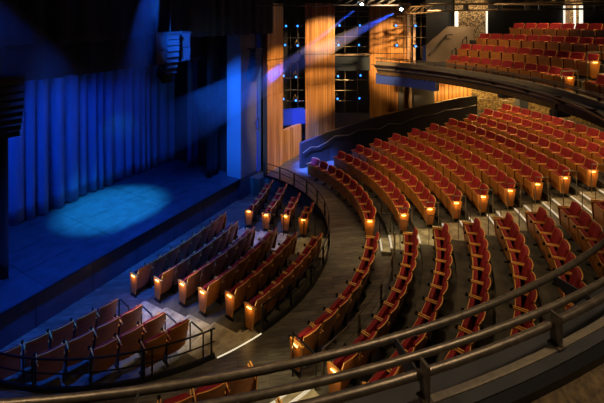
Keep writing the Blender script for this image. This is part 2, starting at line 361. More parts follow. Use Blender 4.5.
wl(563.8,565.4,21.9,6.4,9.0,M['glow'],'leftmost thin glowing strip behind the back balcony row')
wl(567.2,569.5,21.9,6.4,9.0,M['warmstrip'],'dim tan strip between the glowing strips at the balcony back')
wl(574,575.8,21.9,6.4,9.0,M['glow'],'middle glowing strip beside the small mosaic at the balcony back')
wl(579.5,583.4,21.7,6.4,9.0,M['glow'],'wide glowing strip right of the small mosaic at the balcony back')
# stair wall (beige) with sloped top
t=thing('stair_wall','beige stair enclosure wall with sloping top at the balcony end','stair wall',ray(440,60,20.5))
inv=Matrix.Translation(-t.location)
def quadslab(pp,m,nm,th=.12):
    b=MB(); n=len(pp); back=[Vector(p)+FW*th for p in pp]
    b.add([tuple(p) for p in pp]+[tuple(p) for p in back],[tuple(range(n)),tuple(range(n,2*n))[::-1]]+[(i,(i+1)%n,n+(i+1)%n,n+i) for i in range(n)])
    o=b.build(nm,m,t); o.matrix_parent_inverse=inv; return o
quadslab([ray(425,62,20),ray(425,46.5,20),ray(448,26.5,20.6),ray(473.6,26.5,21.2),ray(473.6,62,21.2),ray(448,62,20.6)],M['beige'],'wall_face')
quadslab([ray(423,62,19.9),ray(423,46,19.9),ray(426,45.6,19.9),ray(426,62,19.9)],M['blue_wash'],'end_post')
def rail_thing(name,label,pts_list,r,m,cat='handrail',group=None,base=None,part='rail'):
    base=base or Vector(pts_list[0][0]); t=thing(name,label,cat,base,0,group); iv=Matrix.Translation(-t.location)
    for i,pp in enumerate(pts_list):
        nm=part
        if len(pp)==2 and abs(Vector(pp[0]).x-Vector(pp[1]).x)+abs(Vector(pp[0]).y-Vector(pp[1]).y)<.02: nm='post'
        o=MB().tube(pp,r,6).build(nm,m,t); o.matrix_parent_inverse=iv
    return t
rail_thing('handrail','sloping dark handrail on the beige stair wall',[[ray(428,56,19.8),ray(446.5,35,20.4),ray(452.5,34.5,20.5)],[ray(430,53.5,19.8),ray(430,55,19.95)],[ray(446,36,20.35),ray(446,37.5,20.5)]],.03,M['rail'])
rail_thing('handrail','small looped handrail on the steps beside the beige stair wall',[[ray(462.5,49,20.3),ray(462.5,41,20.3),ray(466.5,36.5,20.6),ray(467,46,20.6)]],.03,M['rail'])
rail_thing('handrail','low looped handrail at the foot of the balcony steps',[[ray(452,58,19.6),ray(452,51,19.6),ray(456,48,19.8),ray(456,55,19.8)]],.03,M['rail'])
# ------------------------------------------------------------------ seats
def arch(x,w): return 1-(abs(x)/w)**3
def make_back():
    b=MB(); N_=8; W=.254; front=[];rows=[]
    zs_=[.16,.32,.45,.6,.74,.83,.87]
    def pt(x,z,off):
        t=(z-.16)/.71; y=.22*max(1-t,0)**1.1+.0; y+= .05*(abs(x)/W)**2.2   # wrap toward the sitter
        zz=z-(.022*(abs(x)/W)**4 if z>.8 else 0)
        return (x,y+off,zz)
    vs=[];fs=[];ms=[]; nx=N_+1; nz=len(zs_)
    for off in (0,.022):
        for z in zs_:
            for i in range(nx): vs.append(pt(-W+2*W*i/N_,z,off))
    for s in (0,1):
        o=s*nx*nz
        for j in range(nz-1):
            for i in range(N_): a=o+j*nx+i; fs.append((a,a+1,a+nx+1,a+nx)); ms.append(0)
    def idx(s,j,i): return s*nx*nz+j*nx+i
    for i in range(N_):
        fs.append((idx(0,nz-1,i),idx(0,nz-1,i+1),idx(1,nz-1,i+1),idx(1,nz-1,i))); ms.append(1)
        fs.append((idx(0,0,i),idx(0,0,i+1),idx(1,0,i+1),idx(1,0,i))); ms.append(1)
    for j in range(nz-1):
        for i in (0,N_): fs.append((idx(0,j,i),idx(0,j+1,i),idx(1,j+1,i),idx(1,j,i))); ms.append(1)
    b.add(vs,fs,0,ms); return b
def make_backcush():
    b=MB(); W=.243; N_=8; zs_=[.34,.36,.5,.585,.60,.615,.72,.83,.855,.868]; vs=[];fs=[]; nx=N_+1; nz=len(zs_)
    for off in (0,1):
        for j,z in enumerate(zs_):
            for i in range(nx):
                x=-W+2*W*i/N_; t=(z-.16)/.71; y=.22*max(1-t,0)**1.1+.05*(abs(x)/.262)**2.2+.02
                if off:
                    e=.07
                    if j in (0,nz-1): e=.02
                    if i in (0,N_): e=min(e,.025)
                    if j==4: e-=.018
                    y+=e
                zz=z-(.022*(abs(x)/W)**4 if z>.8 else 0); vs.append((x,y,zz))
    for s in (0,1):
        for j in range(nz-1):
            for i in range(N_): a=s*nx*nz+j*nx+i; fs.append((a,a+1,a+nx+1,a+nx))
    I=lambda s,j,i:s*nx*nz+j*nx+i
    for i in range(N_):
        for j in (0,nz-1): fs.append((I(0,j,i),I(0,j,i+1),I(1,j,i+1),I(1,j,i)))
    for j in range(nz-1):
        for i in (0,N_): fs.append((I(0,j,i),I(0,j+1,i),I(1,j+1,i),I(1,j,i)))
    return b.add(vs,fs)
def slab(w,y0,z0,y1,z1,th,bev=.0,n=6,mi=0,bow=0,mie=None):
    """a thick board from (y0,z0) bottom to (y1,z1) top; its front is toward +y"""
    b=MB(); d=Vector((0,y1-y0,z1-z0)); L_=d.length; d.normalize(); nn=Vector((0,d.z,-d.y))
    if nn.y<0: nn=-nn
    prof=[(-w/2,0),(-w/2,L_-bev),(-w/2+bev,L_),(w/2-bev,L_),(w/2,L_-bev),(w/2,0)] if bev else [(-w/2,0),(-w/2,L_),(w/2,L_),(w/2,0)]
    k=len(prof); o=Vector((0,y0,z0))
    vs=[o+d*q[1]+Vector((q[0],0,0)) for q in prof]+[o+d*q[1]+Vector((q[0],0,0))+nn*th for q in prof]
    e=mi if mie is None else mie
    b.add(vs,[tuple(range(k))[::-1],tuple(range(k,2*k))]+[(i,(i+1)%k,k+(i+1)%k,k+i) for i in range(k)],0,[mi,mi]+[e]*k)
    return b
def mesh_of(b,name,m,smooth=False):
    o=b.build(name,m,None,smooth); me=o.data; bpy.data.objects.remove(o); return me
SM={}
SM['seat_back']=mesh_of(make_back(),'seat_back',[M['wood'],M['edge']],True)
SM['back_cushion']=mesh_of(make_backcush(),'back_cushion',M['red'],True)
SM['seat_pan']=mesh_of(slab(.475,.35,.13,.385,.62,.018,.05,mie=1),'seat_pan',[M['wood'],M['edge']])
SM['seat_cushion']=mesh_of(slab(.46,.265,.22,.290,.655,.090,.05),'seat_cushion',M['red'])
ar=MB(); ar.box((0,.25,.632),(.024,.36,.022)); SM['armrest']=mesh_of(ar,'armrest',M['edge'])
lg=MB(); lg.bb(-.016,.016,.20,.34,.03,.62); lg.bb(-.03,.03,.14,.42,0,.03); SM['leg']=mesh_of(lg,'leg',M['black'])
def ring(r,h,z,y,n=10):
    b=MB(); rings=[]
    for i in range(n):
        a=2*PI*i/n; c,s_=math.cos(a),math.sin(a); rings.append([(c*r,y+s_*r,z),(c*r,y+s_*r,z+h),(c*(r-.012),y+s_*(r-.012),z+h),(c*(r-.012),y+s_*(r-.012),z)])
    return b.loft(rings,False,closed=True)
SM['cup_holder']=mesh_of(ring(.034,.05,.61,.465),'cup_holder',M['black'])
ep=MB(); 
pf=[(.17,.10),(.38,.10),(.42,.45),(.44,.66),(.07,.66)]
k=len(pf); ep.add([(-.014,y,z) for y,z in pf]+[(.014,y,z) for y,z in pf],[tuple(range(k))[::-1],tuple(range(k,2*k))]+[(i,(i+1)%k,k+(i+1)%k,k+i) for i in range(k)],0,[0,0]+[1]*k)
SM['end_panel']=mesh_of(ep,'end_panel',[M['wood'],M['edge']])
SM['aisle_light']=mesh_of(MB().bb(-.010,.010,-.07,.07,-.008,.008),'aisle_light',M['lamp'])
lamps=[]
def inst(nm,par,x=0,y=0,z=0):
    o=bpy.data.objects.new(nm,SM[nm]); COL.objects.link(o); o.parent=par; o.location=(x,y,z); return o
SEATS=[]
def queue(pos,rz,w,label,group,end=None,lamp=False,cup=False): SEATS.append(dict(pos=Vector(pos),rz=rz,w=w,label=label,group=group,end=end,lamp=lamp,cup=cup))
def place(s):
    t=thing('theatre_seat',s['label'],'seat',s['pos'],s['rz'],s['group']); k=s['w']/.56; t.scale=(k,1,1)
    for n_ in ('seat_back','back_cushion','seat_pan','seat_cushion'): inst(n_,t)
    inst('armrest',t,-.248); inst('armrest',t,.248); inst('leg',t,-.28)
    if s['cup']: inst('cup_holder',t,-.275)
    if s['end']:
        e=inst('end_panel',t,.292*s['end'])
        if s['lamp']:
            o=inst('aisle_light',e,.026*s['end'],.26,.61); o['label']='glowing amber aisle light'
def stuffmesh(lst,label,group):
    b=MB()
    src={}
    for n_ in ('seat_back','back_cushion','seat_pan','seat_cushion','armrest','leg'):
        me=SM[n_]; src[n_]=([v.co.copy() for v in me.vertices],[(tuple(p.vertices),p.material_index) for p in me.polygons])
    mi={'seat_back':(0,1),'back_cushion':(2,),'seat_pan':(0,1),'seat_cushion':(2,),'armrest':(1,),'leg':(3,)}
    for s in lst:
        X=Matrix.Translation(s['pos'])@Matrix.Rotation(s['rz'],4,'Z')@Matrix.Diagonal((s['w']/.56,1,1,1))
        for n_,(vs,fs) in src.items():
            for dx in ((-.257,.257) if n_=='armrest' else (-.28,) if n_=='leg' else (0,)):
                b.add([X@(v+Vector((dx,0,0))) for v in vs],[f_ for f_,_ in fs],0,[mi[n_][m_] for _,m_ in fs])
    o=b.build('theatre_seats',[M['wood'],M['edge'],M['red'],M['black']]); return tag(o,label,'seat',group,'stuff')
def lampat(pos,rz,side,w,e=7):
    X=Matrix.Translation(pos)@Matrix.Rotation(rz,4,'Z'); lamps.append((X@Vector((side*(.292*w/.56+.10),.26,.60)),e))
# stalls, three blocks
def block(i,a_from,a_to,count,where,aisle,grp,lamp=None,cup=False,endlo=True,endhi=True):
    """seats counted from a_from; a_to is the other end (degrees)"""
    R=RB[i]; st=(a_to-a_from)/count; sg=1 if st>0 else -1
    for k in range(count):
        a=a_from+st*(k+.5); pos=P(R,a,ZR[i]); w=abs(rad(st))*(R-.2)
        lab='red stalls seat, %s, %s row back, %s from %s'%(where,ORD[i],ORD[k],aisle)
        # local +x points toward growing angle
        end=None; lp=False
        if k==0 and endlo: end=-sg
        if k==count-1 and endhi: end=sg
        if end and lamp==end: lp=True
        queue(pos,rad(a),w,lab,grp,end,lp,cup and i<7)
        if lp: lampat(pos,rad(a),end,w)
for i in range(11):
    zoff=0
    aL=26.6-.05*i; n=round(rad(START[i]+1.6-aL)*(RB[i]-.2)/.56); block(i,aL,START[i]+1.6,n,'far stalls block','lamp-lit stair aisle','red seats of the far stalls block',lamp=-1)
    aN=18.1+(.12*i); a2=-19.2-.1*i; n=round(rad(aN-a2)*(RB[i]-.2)/.565); block(i,aN,a2,n,'middle stalls block','far stair aisle','red seats of the middle stalls block',lamp=-1,cup=True)
for i in range(2):
    n=6; block(i,-27.6,-27.6-n*.57/(RB[i]-.2)*57.3,n,'near stalls block','stairs beside it','red seats of the near stalls block',cup=True,endhi=False)
# pit rows
PR=[15,14,13,12,10.5,9.5]; PYB=[1.15,2.08,2.96,3.82,4.65,5.5]
def pitrow(k,x0,x1,n,where,aisle,frm,grp,lamp=None,ends=(True,True)):
    R=PR[k]; cy=-PYB[k]+R; z=.13*k
    for j in range(n):
        x=x0+(x1-x0)*(j+.5)/n; a=math.asin(x/R); pos=Vector((x,cy-R*math.cos(a),z)); q=j if frm=='lo' else n-1-j
        lab='red pit seat, %s, %s row from stage, %s from %s'%(where,ORD[k],ORD[q],aisle)
        end=None
        if j==0 and ends[0]: end=-1
        if j==n-1 and ends[1]: end=1
        w=(x1-x0)/n
        lp=bool(end and lamp==end); queue(pos,a,w,lab,grp,end,lp,cup=(where!='far block'))
        if lp: lampat(pos,a,end,w,6)
MIDX=[(-1.8,2.2,8),(-1.72,1.68,7),(-1.62,1.48,6),(-1.72,1.58,6),(-1.62,1.45,6),(-1.85,1.6,7)]
for k,(x0,x1,n) in enumerate(MIDX): pitrow(k,x0,x1,n,'middle block','near aisle','lo','red seats of the middle pit block',-1)
for k,(x0,x1,n) in zip((1,2,3,4),[(2.82,5.3,5),(2.72,5.0,4),(2.78,4.25,3),(2.66,3.55,2)]): pitrow(k,x0,x1,n,'far block','aisle','lo','red seats of the far pit block',-1,(True,False))
for k,(x0,x1,n) in zip((1,2,3,4),[(-5.35,-2.93,5),(-5.0,-2.85,4),(-4.4,-2.87,3),(-3.85,-2.87,2)]): pitrow(k,x0,x1,n,'near block','aisle','hi','red seats of the near pit block',None,(False,False))
# balcony seats
RBB=[11.35+.85*k for k in range(4)]; ZB=[5.66,6.16,6.66,7.16]
BST=[63,63,61,56]
for k in range(4):
    R=RBB[k]
    a0,a1=32.2,BST[k]; n=round(rad(a1-a0)*(R-.2)/.57)
    for j in range(n):
        a=a1-(a1-a0)*(j+.5)/n; p=P(R,a,ZB[k],BC); end=-1 if j==n-1 else None
        lab='red balcony seat, %s row up, %s from the stair wall end'%(ORD[k],ORD[j])
        w=rad((a1-a0)/n)*(R-.2); queue(p,rad(a),w,lab,'red seats of the balcony',end,bool(end) and k<2)
        if end and k<2: lampat(p,rad(a),end,w,4)
    a1=27.4; n=9; st=rad(0) or .57/(R-.2)*57.3
    for j in range(n):
        a=a1-st*(j+.5); p=P(R,a,ZB[k],BC)
        queue(p,rad(a),.57,'red balcony seat right of the steps, %s row up, %s from them'%(ORD[k],ORD[j]),'red seats of the balcony',1 if j==0 else None)
# only what the frame shows; the 300 largest as individuals
vis=[]
for s in SEATS:
    q=proj(s['pos']+Vector((0,0,.5))); dm=22/ max(q[2],1)*10
    if q[2]>.5 and -dm*1.3<q[0]<604+dm*1.3 and -dm<q[1]<403+dm*1.5: s['d']=q[2]; vis.append(s)
vis.sort(key=lambda s:s['d'])
print('SEATS total',len(SEATS),'visible',len(vis))
NI=300
for s in vis[:NI]: place(s)
rest=vis[NI:]
if rest: stuffmesh(rest,'remaining far rows of small red seats at the back of stalls and balcony','distant red seats')
visset={id(s) for s in vis}
# lamps over the end panels: the small amber aisle lights
for i,(p,e) in enumerate(lamps):
    q=proj(p)
    if not(-60<q[0]<660 and q[1]<460 and q[2]>0): continue
    ld=bpy.data.lights.new('aisle_lamp','POINT'); ld.energy=e*.32; ld.color=(1,.55,.16); ld.shadow_soft_size=.03
    lo=bpy.data.objects.new('aisle_lamp',ld); COL.objects.link(lo); lo.location=p
# ------------------------------------------------------------------ rails in the stalls
def arcrail(label,R,a0,a1,z0,h,mids,m,r=.02,c=(0,0),step=10,name='guard_rail',base=True,flat=False,group=None,posts=None,cat='railing'):
    t=thing(name,label,cat,P(R,(a0+a1)/2,z0,c),0,group); iv=Matrix.Translation(-t.location)
    def put(b,nm):
        o=b.build(nm,m,t); o.matrix_parent_inverse=iv; return o
    put(MB().tube(arcpts(R,a0,a1,z0+h,c),r,8),'top_rail')
    for q in mids: put(MB().tube(arcpts(R,a0,a1,z0+q,c),r*.7,6),'mid_rail')
    if base: put(MB().arc([(R-.03,z0),(R-.03,z0+.09),(R+.03,z0+.09),(R+.03,z0)],a0,a1,c),'kick_plate')
    n=max(1,round(abs(a1-a0)/step)); pl=posts or [a0+(a1-a0)*i/n for i in range(n+1)]
    for a in pl:
        p=P(R,a,z0,c); put(MB().box((p.x,p.y,z0+h/2),(.035,.05,h),rad(a)),'post')
    return t
arcrail('black curved railing behind the near pit seats at the lower left',5.70,-78,-30.2,ZA,.64,[.36],M['rail'],posts=[-78,-66,-54.5,-44.5,-43,-31])
arcrail('black curved railing round the middle and far pit seats',5.70,-18.2,88,ZA,.64,[.36],M['rail'])
arcrail('thin dark railing behind the front row of the middle stalls block',7.74,-18.5,17.5,ZA+.23,.68,[.38],M['tube'],r=.014,base=False,step=9)
arcrail('thin dark railing behind the front row of the far stalls block',7.74,27,64,ZA+.23,.5,[.25],M['tube'],r=.012,base=False,step=9)
def hoop(R0,R1,a,z0,h,label,m,r=.016,c=(0,0),dz=.0,grp='aisle handrails'):
    p0=P(R0,a,z0,c);p1=P(R1,a,z0+dz,c)
    t=thing('aisle_handrail',label,'handrail',p0,0,grp); iv=Matrix.Translation(-p0)
    H=Vector((0,0,h))
    o=MB().tube([p0+H,p1+H],r*1.15,6).build('grab_rail',m,t); o.matrix_parent_inverse=iv
    for q in (p0,p1):
        o=MB().tube([q,q+H],r,6).build('post',m,t); o.matrix_parent_inverse=iv
for i in range(1,10):
    hoop(RB[i]-.42,RB[i]-.02,25.3,ZR[i],.92,'handrail hoop beside the lamp end of the %s far stalls row'%ORD[i],M['steel'],.013)
for i in range(1,9):
    hoop(RB[i]-.5,RB[i]-.15,19.6+.1*i,ZR[i],.9,'handrail hoop at the middle block end of the %s row'%ORD[i],M['tube'],.011)
hoop(7.05,7.75,-20.0,ZA,.9,'dark handrail hoop by the near amber-lit end of the front stalls row',M['rail'],.018)
hoop(7.35,7.8,24.8,ZA,.95,'dark handrail posts at the foot of the far stair aisle',M['rail'],.016)
for k in (1,2,3,4):
    x=-2.78; y=-(PYB[k]-.55)
    p0=Vector((x,y,.13*k)); 
    t=thing('aisle_handrail','black hooped handrail by the near pit block, %s step of the near aisle'%ORD[k-1],'handrail',p0,0,'pit aisle handrails'); iv=Matrix.Translation(-p0)
    pts_=[p0,p0+Vector((0,0,.66)),p0+Vector((0,-.04,.7)),p0+Vector((0,-.36,.62)),p0+Vector((0,-.40,.57)),p0+Vector((0,-.40,0))]
    o=MB().tube(pts_,.018,8).build('hoop',M['rail'],t); o.matrix_parent_inverse=iv
    if k>2 or 1:
        p0=Vector((2.55,-(PYB[k]-.55),.13*k)); t=thing('aisle_handrail','black hooped handrail beside the %s lamp of the far pit block'%ORD[k-1],'handrail',p0,0,'pit aisle handrails'); iv=Matrix.Translation(-p0)
        o=MB().tube([p0,p0+Vector((0,0,.8)),p0+Vector((0,-.45,.8)),p0+Vector((0,-.45,0))],.016,8).build('hoop',M['rail'],t); o.matrix_parent_inverse=iv
# ------------------------------------------------------------------ balcony
A0,A1=-62,82
stru(MB().arc([(10.30,5.62),(10.30,6.02),(10.36,6.04),(10.36,5.6)],A0,A1,BC).build('trim_10',M['ledge']),'tan band along the top of the balcony front','trim')
stru(MB().arc([(10.02,5.86),(10.66,5.40),(10.80,5.40),(10.5,5.86)],A0,A1,BC).build('balcony_front',M['fascia']),'dark sloping face of the curved balcony','balcony')
stru(MB().arc([(10.36,5.9),(10.36,6.03),(10.42,6.03),(10.42,5.9)],A0,A1,BC).build('trim_11',M['fascia']),'brown capping inside the balcony railing','trim')
stru(MB().arc([(10.42,5.5),(10.42,6.02),(10.48,6.02),(10.48,5.5)],A0,A1,BC).build('trim_12',M['black']),'black inner lip of the balcony parapet','trim')
stru(MB().arc([(10.66,5.36),(10.66,5.40),(10.72,5.40),(10.72,5.36)],A0,A1,BC).build('trim_13',M['ledge']),'thin pale lower edge of the balcony face','trim')
stru(MB().arc([(10.5,5.3),(10.5,5.64),(12.0,5.64),(12.0,5.3)],A0,A1,BC).build('balcony_floor',M['bcarpet']),'brown carpet floor along the front of the balcony','balcony')
stru(MB().arc([(10.48,5.6),(10.48,5.97),(10.80,5.80),(10.9,5.6)],A0,-28,BC).build('balcony_curb',M['bcarpet']),'brown carpeted curb inside the near balcony rail','balcony')
for k in range(1,4):
    r0=RBB[k]-.72; r1=RBB[k]+.15 if k<3 else 22
    stru(MB().arc([(r0,5.3),(r0,ZB[k]),(r1,ZB[k]),(r1,5.3)],-20,64,BC).build('balcony_step',M['carpet']),'raised balcony step under a row of seats','balcony')
stru(MB().arc([(10.7,5.22),(10.7,5.34),(20,5.34),(20,5.22)],5,72,BC).build('ceiling_stalls',M['dark_wall']),'dark underside of the balcony','ceiling')
stru(MB().arc([(10.70,4.80),(10.70,5.36),(11.0,5.36),(11.0,4.80)],65,83,BC).build('trim_14',M['blue_wash']),'soffit below the far end of the balcony, deep blue light in its colour','trim')
stru(MB().arc([(11,5.3),(11,5.66),(15.5,5.66),(15.5,5.3)],63,83,BC).build('balcony_landing',M['carpet']),'dark landing at the far end of the balcony','balcony')
# balcony steps aisle
t=thing('balcony_stairs','pale steps between the two groups of balcony seats','stairs',P(12,29.8,5.66,BC)); iv=Matrix.Translation(-t.location)
for k in range(1,4):
    r0=RBB[k]-.72
    o=MB().arc([(r0-.02,ZB[k]-.5),(r0-.02,ZB[k]+.01),(r0+.7,ZB[k]+.01),(r0+.7,ZB[k]-.5)],27.7,31.9,BC,n=3).build('tread',M['step'],t); o.matrix_parent_inverse=iv
    o=MB().arc([(r0-.32,ZB[k]-.5),(r0-.32,ZB[k]-.24),(r0,ZB[k]-.24),(r0,ZB[k]-.5)],27.7,31.9,BC,n=3).build('half_step',M['step'],t); o.matrix_parent_inverse=iv
hoop(10.75,11.3,31.6,5.66,.85,'dark handrail hoop at the foot of the balcony steps',M['steel'],.02,BC)
hoop(RBB[1]-.6,RBB[1]+.1,31.6,ZB[1],.95,'handrail hoop beside the second balcony row end',M['steel'],.02,BC,dz=0)
hoop(RBB[2]-.6,RBB[2]+.1,31.2,ZB[2],.95,'handrail hoop beside the third balcony row end',M['steel'],.02,BC,dz=0)
# balcony railing
t=thing('balcony_rail','bronze double tube railing running along the top of the balcony front','railing',P(10.37,-38,6.03,BC)); iv=Matrix.Translation(-t.location)
def put(b,nm,m,lab=None):
    o=b.build(nm,m,t,True); o.matrix_parent_inverse=iv
    if lab: o['label']=lab
    return o
put(MB().tube(arcpts(10.265,A0,A1,6.225,BC,1.2),.021,12),'top_rail',M['tube'])
put(MB().tube(arcpts(10.30,A0,A1,6.155,BC,1.2),.024,12),'mid_rail',M['tube'])
def angB(px,py,z):
    p=onZ(px,py,z); return math.degrees(math.atan2(p.x-BC[0],-(p.y-BC[1])))
pa=[angB(425,399,6.04),angB(560,348,6.04)]; st=abs(pa[1]-pa[0]); st=max(st,5)
a=min(pa)-st*2
while a<A1-1:
    p=P(10.33,a,0,BC); b=MB().box((p.x,p.y,6.03+.105),(.016,.07,.21),rad(a)); b.box((p.x,p.y,6.045),(.06,.08,.012),rad(a)); put(b,'post',M['tube']); a+=st
# outboard lighting pipe with gussets
t=thing('lighting_pipe','round bronze lighting pipe carried outside the balcony on triangular brackets','lighting pipe',P(9.77,-38,5.9,BC)); iv=Matrix.Translation(-t.location)
put(MB().tube(arcpts(9.77,A0,A1,5.9,BC,1.2),.026,12),'pipe',M['tube'])
ga=[angB(396,340,5.9),angB(551,275,5.9),angB(72*1.17,388,5.9)]
print('gusset angles',ga)
st=abs(ga[1]-ga[0]); a=ga[0]-2*st; st=st if st<12 else st/2
while a<A1-1:
    ca=rad(a); pr=[(9.75,5.885),(9.79,5.915),(10.06,5.905),(10.25,5.72),(10.12,5.66)]
    vs=[]
    for o_ in (-.006,.006):
        for r_,z_ in pr:
            p=P(r_,a,z_,BC)+Vector((math.cos(ca),math.sin(ca),0))*o_; vs.append(p)
    k=len(pr); b=MB().add(vs,[tuple(range(k)),tuple(range(k,2*k))]+[(i,(i+1)%k,k+(i+1)%k,k+i) for i in range(k)])
    put(b,'bracket',M['fascia']); a+=st
# ------------------------------------------------------------------ fixtures
def fixture(loc,rz,label,group,sc=1,lens='lens',tilt=0,cat='stage light'):
    t=thing('stage_light',label,cat,loc,rz,group); t.scale=(sc,)*3
    R=Matrix.Rotation(tilt,4,'X')
    def tr(b): b.v=[tuple(R@Vector(v)) for v in b.v]; return b
    tr(MB().tube([(0,0,0),(0,.1,0),(0,.22,0),(0,.30,0)],.085,10)).build('body',M['fix'],t,True)
    tr(MB().tube([(0,-.02,0),(0,.0,0)],.055,10)).build('lens',M[lens],t)
    b=MB(); b.bb(-.12,-.105,.08,.12,-.02,.2); b.bb(.105,.12,.08,.12,-.02,.2); b.bb(-.12,.12,.08,.12,.19,.205); b.build('yoke',M['clamp'],t)
    MB().box((0,.1,.26),(.06,.06,.12)).build('clamp',M['clamp'],t); return t
toc=math.atan2(-FW.x,FW.y)   # turned so the lens (-y) looks back toward the camera side
spots=[(286,26,21.3,'left slot'),(297.5,26,21.5,'left slot'),(285,45,21.3,'left slot'),(297.5,45.5,21.5,'left slot'),(283.5,75.8,21.2,'left slot'),(296,77,21.4,'left slot'),(283.2,99,21.2,'left slot'),(295.8,100.5,21.4,'left slot'),
 (339.5,25.5,22.6,'middle slot'),(359.8,25.3,22.6,'middle slot'),(338.5,45,22.6,'middle slot'),(359,45,22.6,'middle slot'),(338,76.2,22.6,'middle slot'),(360.5,75.5,22.6,'middle slot'),(337.5,98.8,22.6,'middle slot'),(359.3,98.3,22.6,'middle slot'),
 (396,25.6,21.5,'right rack'),(415.5,25.8,21.5,'right rack'),(396.7,45.3,21.5,'right rack'),(415.5,46.2,21.5,'right rack')]
pos4={'left slot':0,'middle slot':0,'right rack':0}
desc=['upper left','upper right','second tier left','second tier right','third tier left','third tier right','bottom left','bottom right']
SL={'left slot':'slot right of the first wood column','middle slot':'slot left of the balcony end','right rack':'rack at the balcony end'}
for px,py,d,w in spots:
    p=ray(px,py,d); fixture(p,toc+rad(25 if px<380 else 10),'small blue-lensed stage light, %s in the %s'%(desc[pos4[w]],SL[w]),'blue stage lights in the wall slots',1.0); pos4[w]+=1
def rack(label,d,xs,ys,x0,x1,y0,y1,m='fix'):
    t=thing('pipe_rack',label,'pipe rack',ray((x0+x1)/2,y1,d)); iv=Matrix.Translation(-t.location)
    for x in xs: o=MB().tube([ray(x,y0,d),ray(x,y1,d)],.022,6).build('vertical_pipe',M[m],t); o.matrix_parent_inverse=iv
    for y in ys: o=MB().tube([ray(x0,y,d),ray(x1,y,d)],.022,6).build('cross_pipe',M[m],t); o.matrix_parent_inverse=iv
rack('grid of black pipes in the slot right of the first wood column',21.6,[290.5,297.8],[16,26,38,47,62,78,90,101],284.5,305,9,112)
rack('grid of dark pipes in the slot between middle and right wood columns',22.8,[345,357.5],[11.5,16.5,26.5,36.5,46.5,60,69,80,90.5,101],335,370,3,113,'steel')
rack('pipe rack with blue lights right of the last wood column',21.7,[404,411.5,421],[16.5,26.6,37.5,47],396,427,6,58,'clamp')
wl(413.3,415.6,22.4,5.7,8.6,M['warmstrip'],'tall warm lit strip behind the pipe rack at the balcony end')
wl(407.5,409.5,22.5,5.9,8.5,M['warmstrip'],'narrow warm lit strip left of the taller one behind the pipe rack')
# moving heads
fixture(ray(361.5,4.5,18),toc,'bright moving head light sending a beam in front of the middle slot','moving head lights',1.1,'lens_hot')
fixture(ray(401.3,9.3,18),toc,'bright moving head light above the right wood column','moving head lights',1.1,'lens_hot')
# dark fixtures under the balcony face
for (px,py,n_) in ((506,95,'left'),(560,113,'right')):
    p=ray(px,py,proj(P(10.72,angB(px,py,5.2),5.2,BC))[2])
    t=thing('hanging_projector','black lighting unit hanging under the balcony face, %s of the two'%n_,'stage light',p,rad(-50),'lighting units under the balcony')
    MB().box((0,0,0),(.5,.3,.2)).build('body',M['fix'],t); MB().tube([(-.15,0,.08),(-.15,0,.3)],.03,6).build('hanger',M['fix'],t); MB().tube([(.15,0,.08),(.15,0,.3)],.03,6).build('hanger',M['fix'],t)
    MB().tube([(-.28,-.05,.0),(-.20,-.05,.02)],.07,8).build('lens',M['grille'],t)
# ------------------------------------------------------------------ speakers
def cabinet(w,h,dp,name='speaker_cabinet'):
    b=MB().bb(-w/2,w/2,0,dp,-h,0); return b
def sub_stack(px,py0,py1,Y,label,wpx):
    p=onY(px,py0,Y); d=proj(p)[2]; w=wpx/F*d/math.cos(rad(29)); h=(py1-py0)/F*d
    t=thing('subwoofer_stack',label,'speaker',p,rad(-8),'hanging subwoofers'); 
    for k in range(2):
        c=MB().bb(-w/2,w/2,0,.45,-h*(k+1)/2+.01,-h*k/2-.01).build('cabinet',M['cab'],t)
        MB().bb(-w/2+.03,w/2-.03,-.012,.002,-h*(k+1)/2+.04,-h*k/2-.04).build('grille',M['grille'],c)
    MB().bb(-w/2-.02,w/2+.02,-.01,.45,0,.06).build('frame',M['fix'],t)
    MB().tube([(0,.3,.05),(0,.3,2)],.015,6).build('cable',M['fix'],t)
sub_stack(161,35,65,-.9,'left stack of two black subwoofers hung under the valance',10)
sub_stack(186,33.5,61,-.9,'right stack of two black subwoofers hung under the valance',9)
def line_array(top,n,h,w,dp,a0,a1,rz,label):
    t=thing('line_array',label,'speaker',top,rz,'curved line array speakers')
    z=0;y=0
    MB().bb(-w/2,w/2,-.05,dp+.15,0,.07).build('frame',M['fix'],t)
    MB().tube([(0,dp/2,.05),(0,dp/2,2.2)],.02,6).build('cable',M['fix'],t)
    for k in range(n):
        a=rad(a0+(a1-a0)*k/(n-1)); b=MB()
        pf=[(0,0),(dp,-.05*h*0-.02),(dp,-h+.03),(0,-h+.012)]
        vs=[]
        for x in (-w/2,w/2):
            for yy,zz in pf: vs.append((x,y+yy*math.cos(a)-zz*-math.sin(a)*1,z+zz*math.cos(a)-yy*math.sin(a)*-1*-1))
        # tilt so the front (-y) looks down
        vs=[]
        for x in (-w/2,w/2):
            for yy,zz in pf: vs.append((x,y+yy*math.cos(a)-zz*math.sin(a)*-1, z+zz*math.cos(a)+yy*math.sin(a)))
        b.add(vs,[(0,1,2,3),(4,7,6,5),(0,4,5,1),(1,5,6,2),(2,6,7,3),(3,7,4,0)])
        c=b.build('cabinet',M['cab'],t)
        gv=[]
        for x in (-w/2+.03,w/2-.03):
            for yy,zz in [(-.012,-.02),(-.012,-h+.03),(.0,-h+.03),(.0,-.02)]: gv.append((x,y+yy*math.cos(a)+zz*math.sin(a),z+zz*math.cos(a)+yy*math.sin(a)))
        MB().add(gv,[(0,1,2,3),(4,7,6,5),(0,4,5,1),(1,5,6,2),(2,6,7,3),(3,7,4,0)]).build('grille',M['grille'],c)
        y+=h*math.sin(a)*-1*-1; z-=h*math.cos(a)
        y+=0
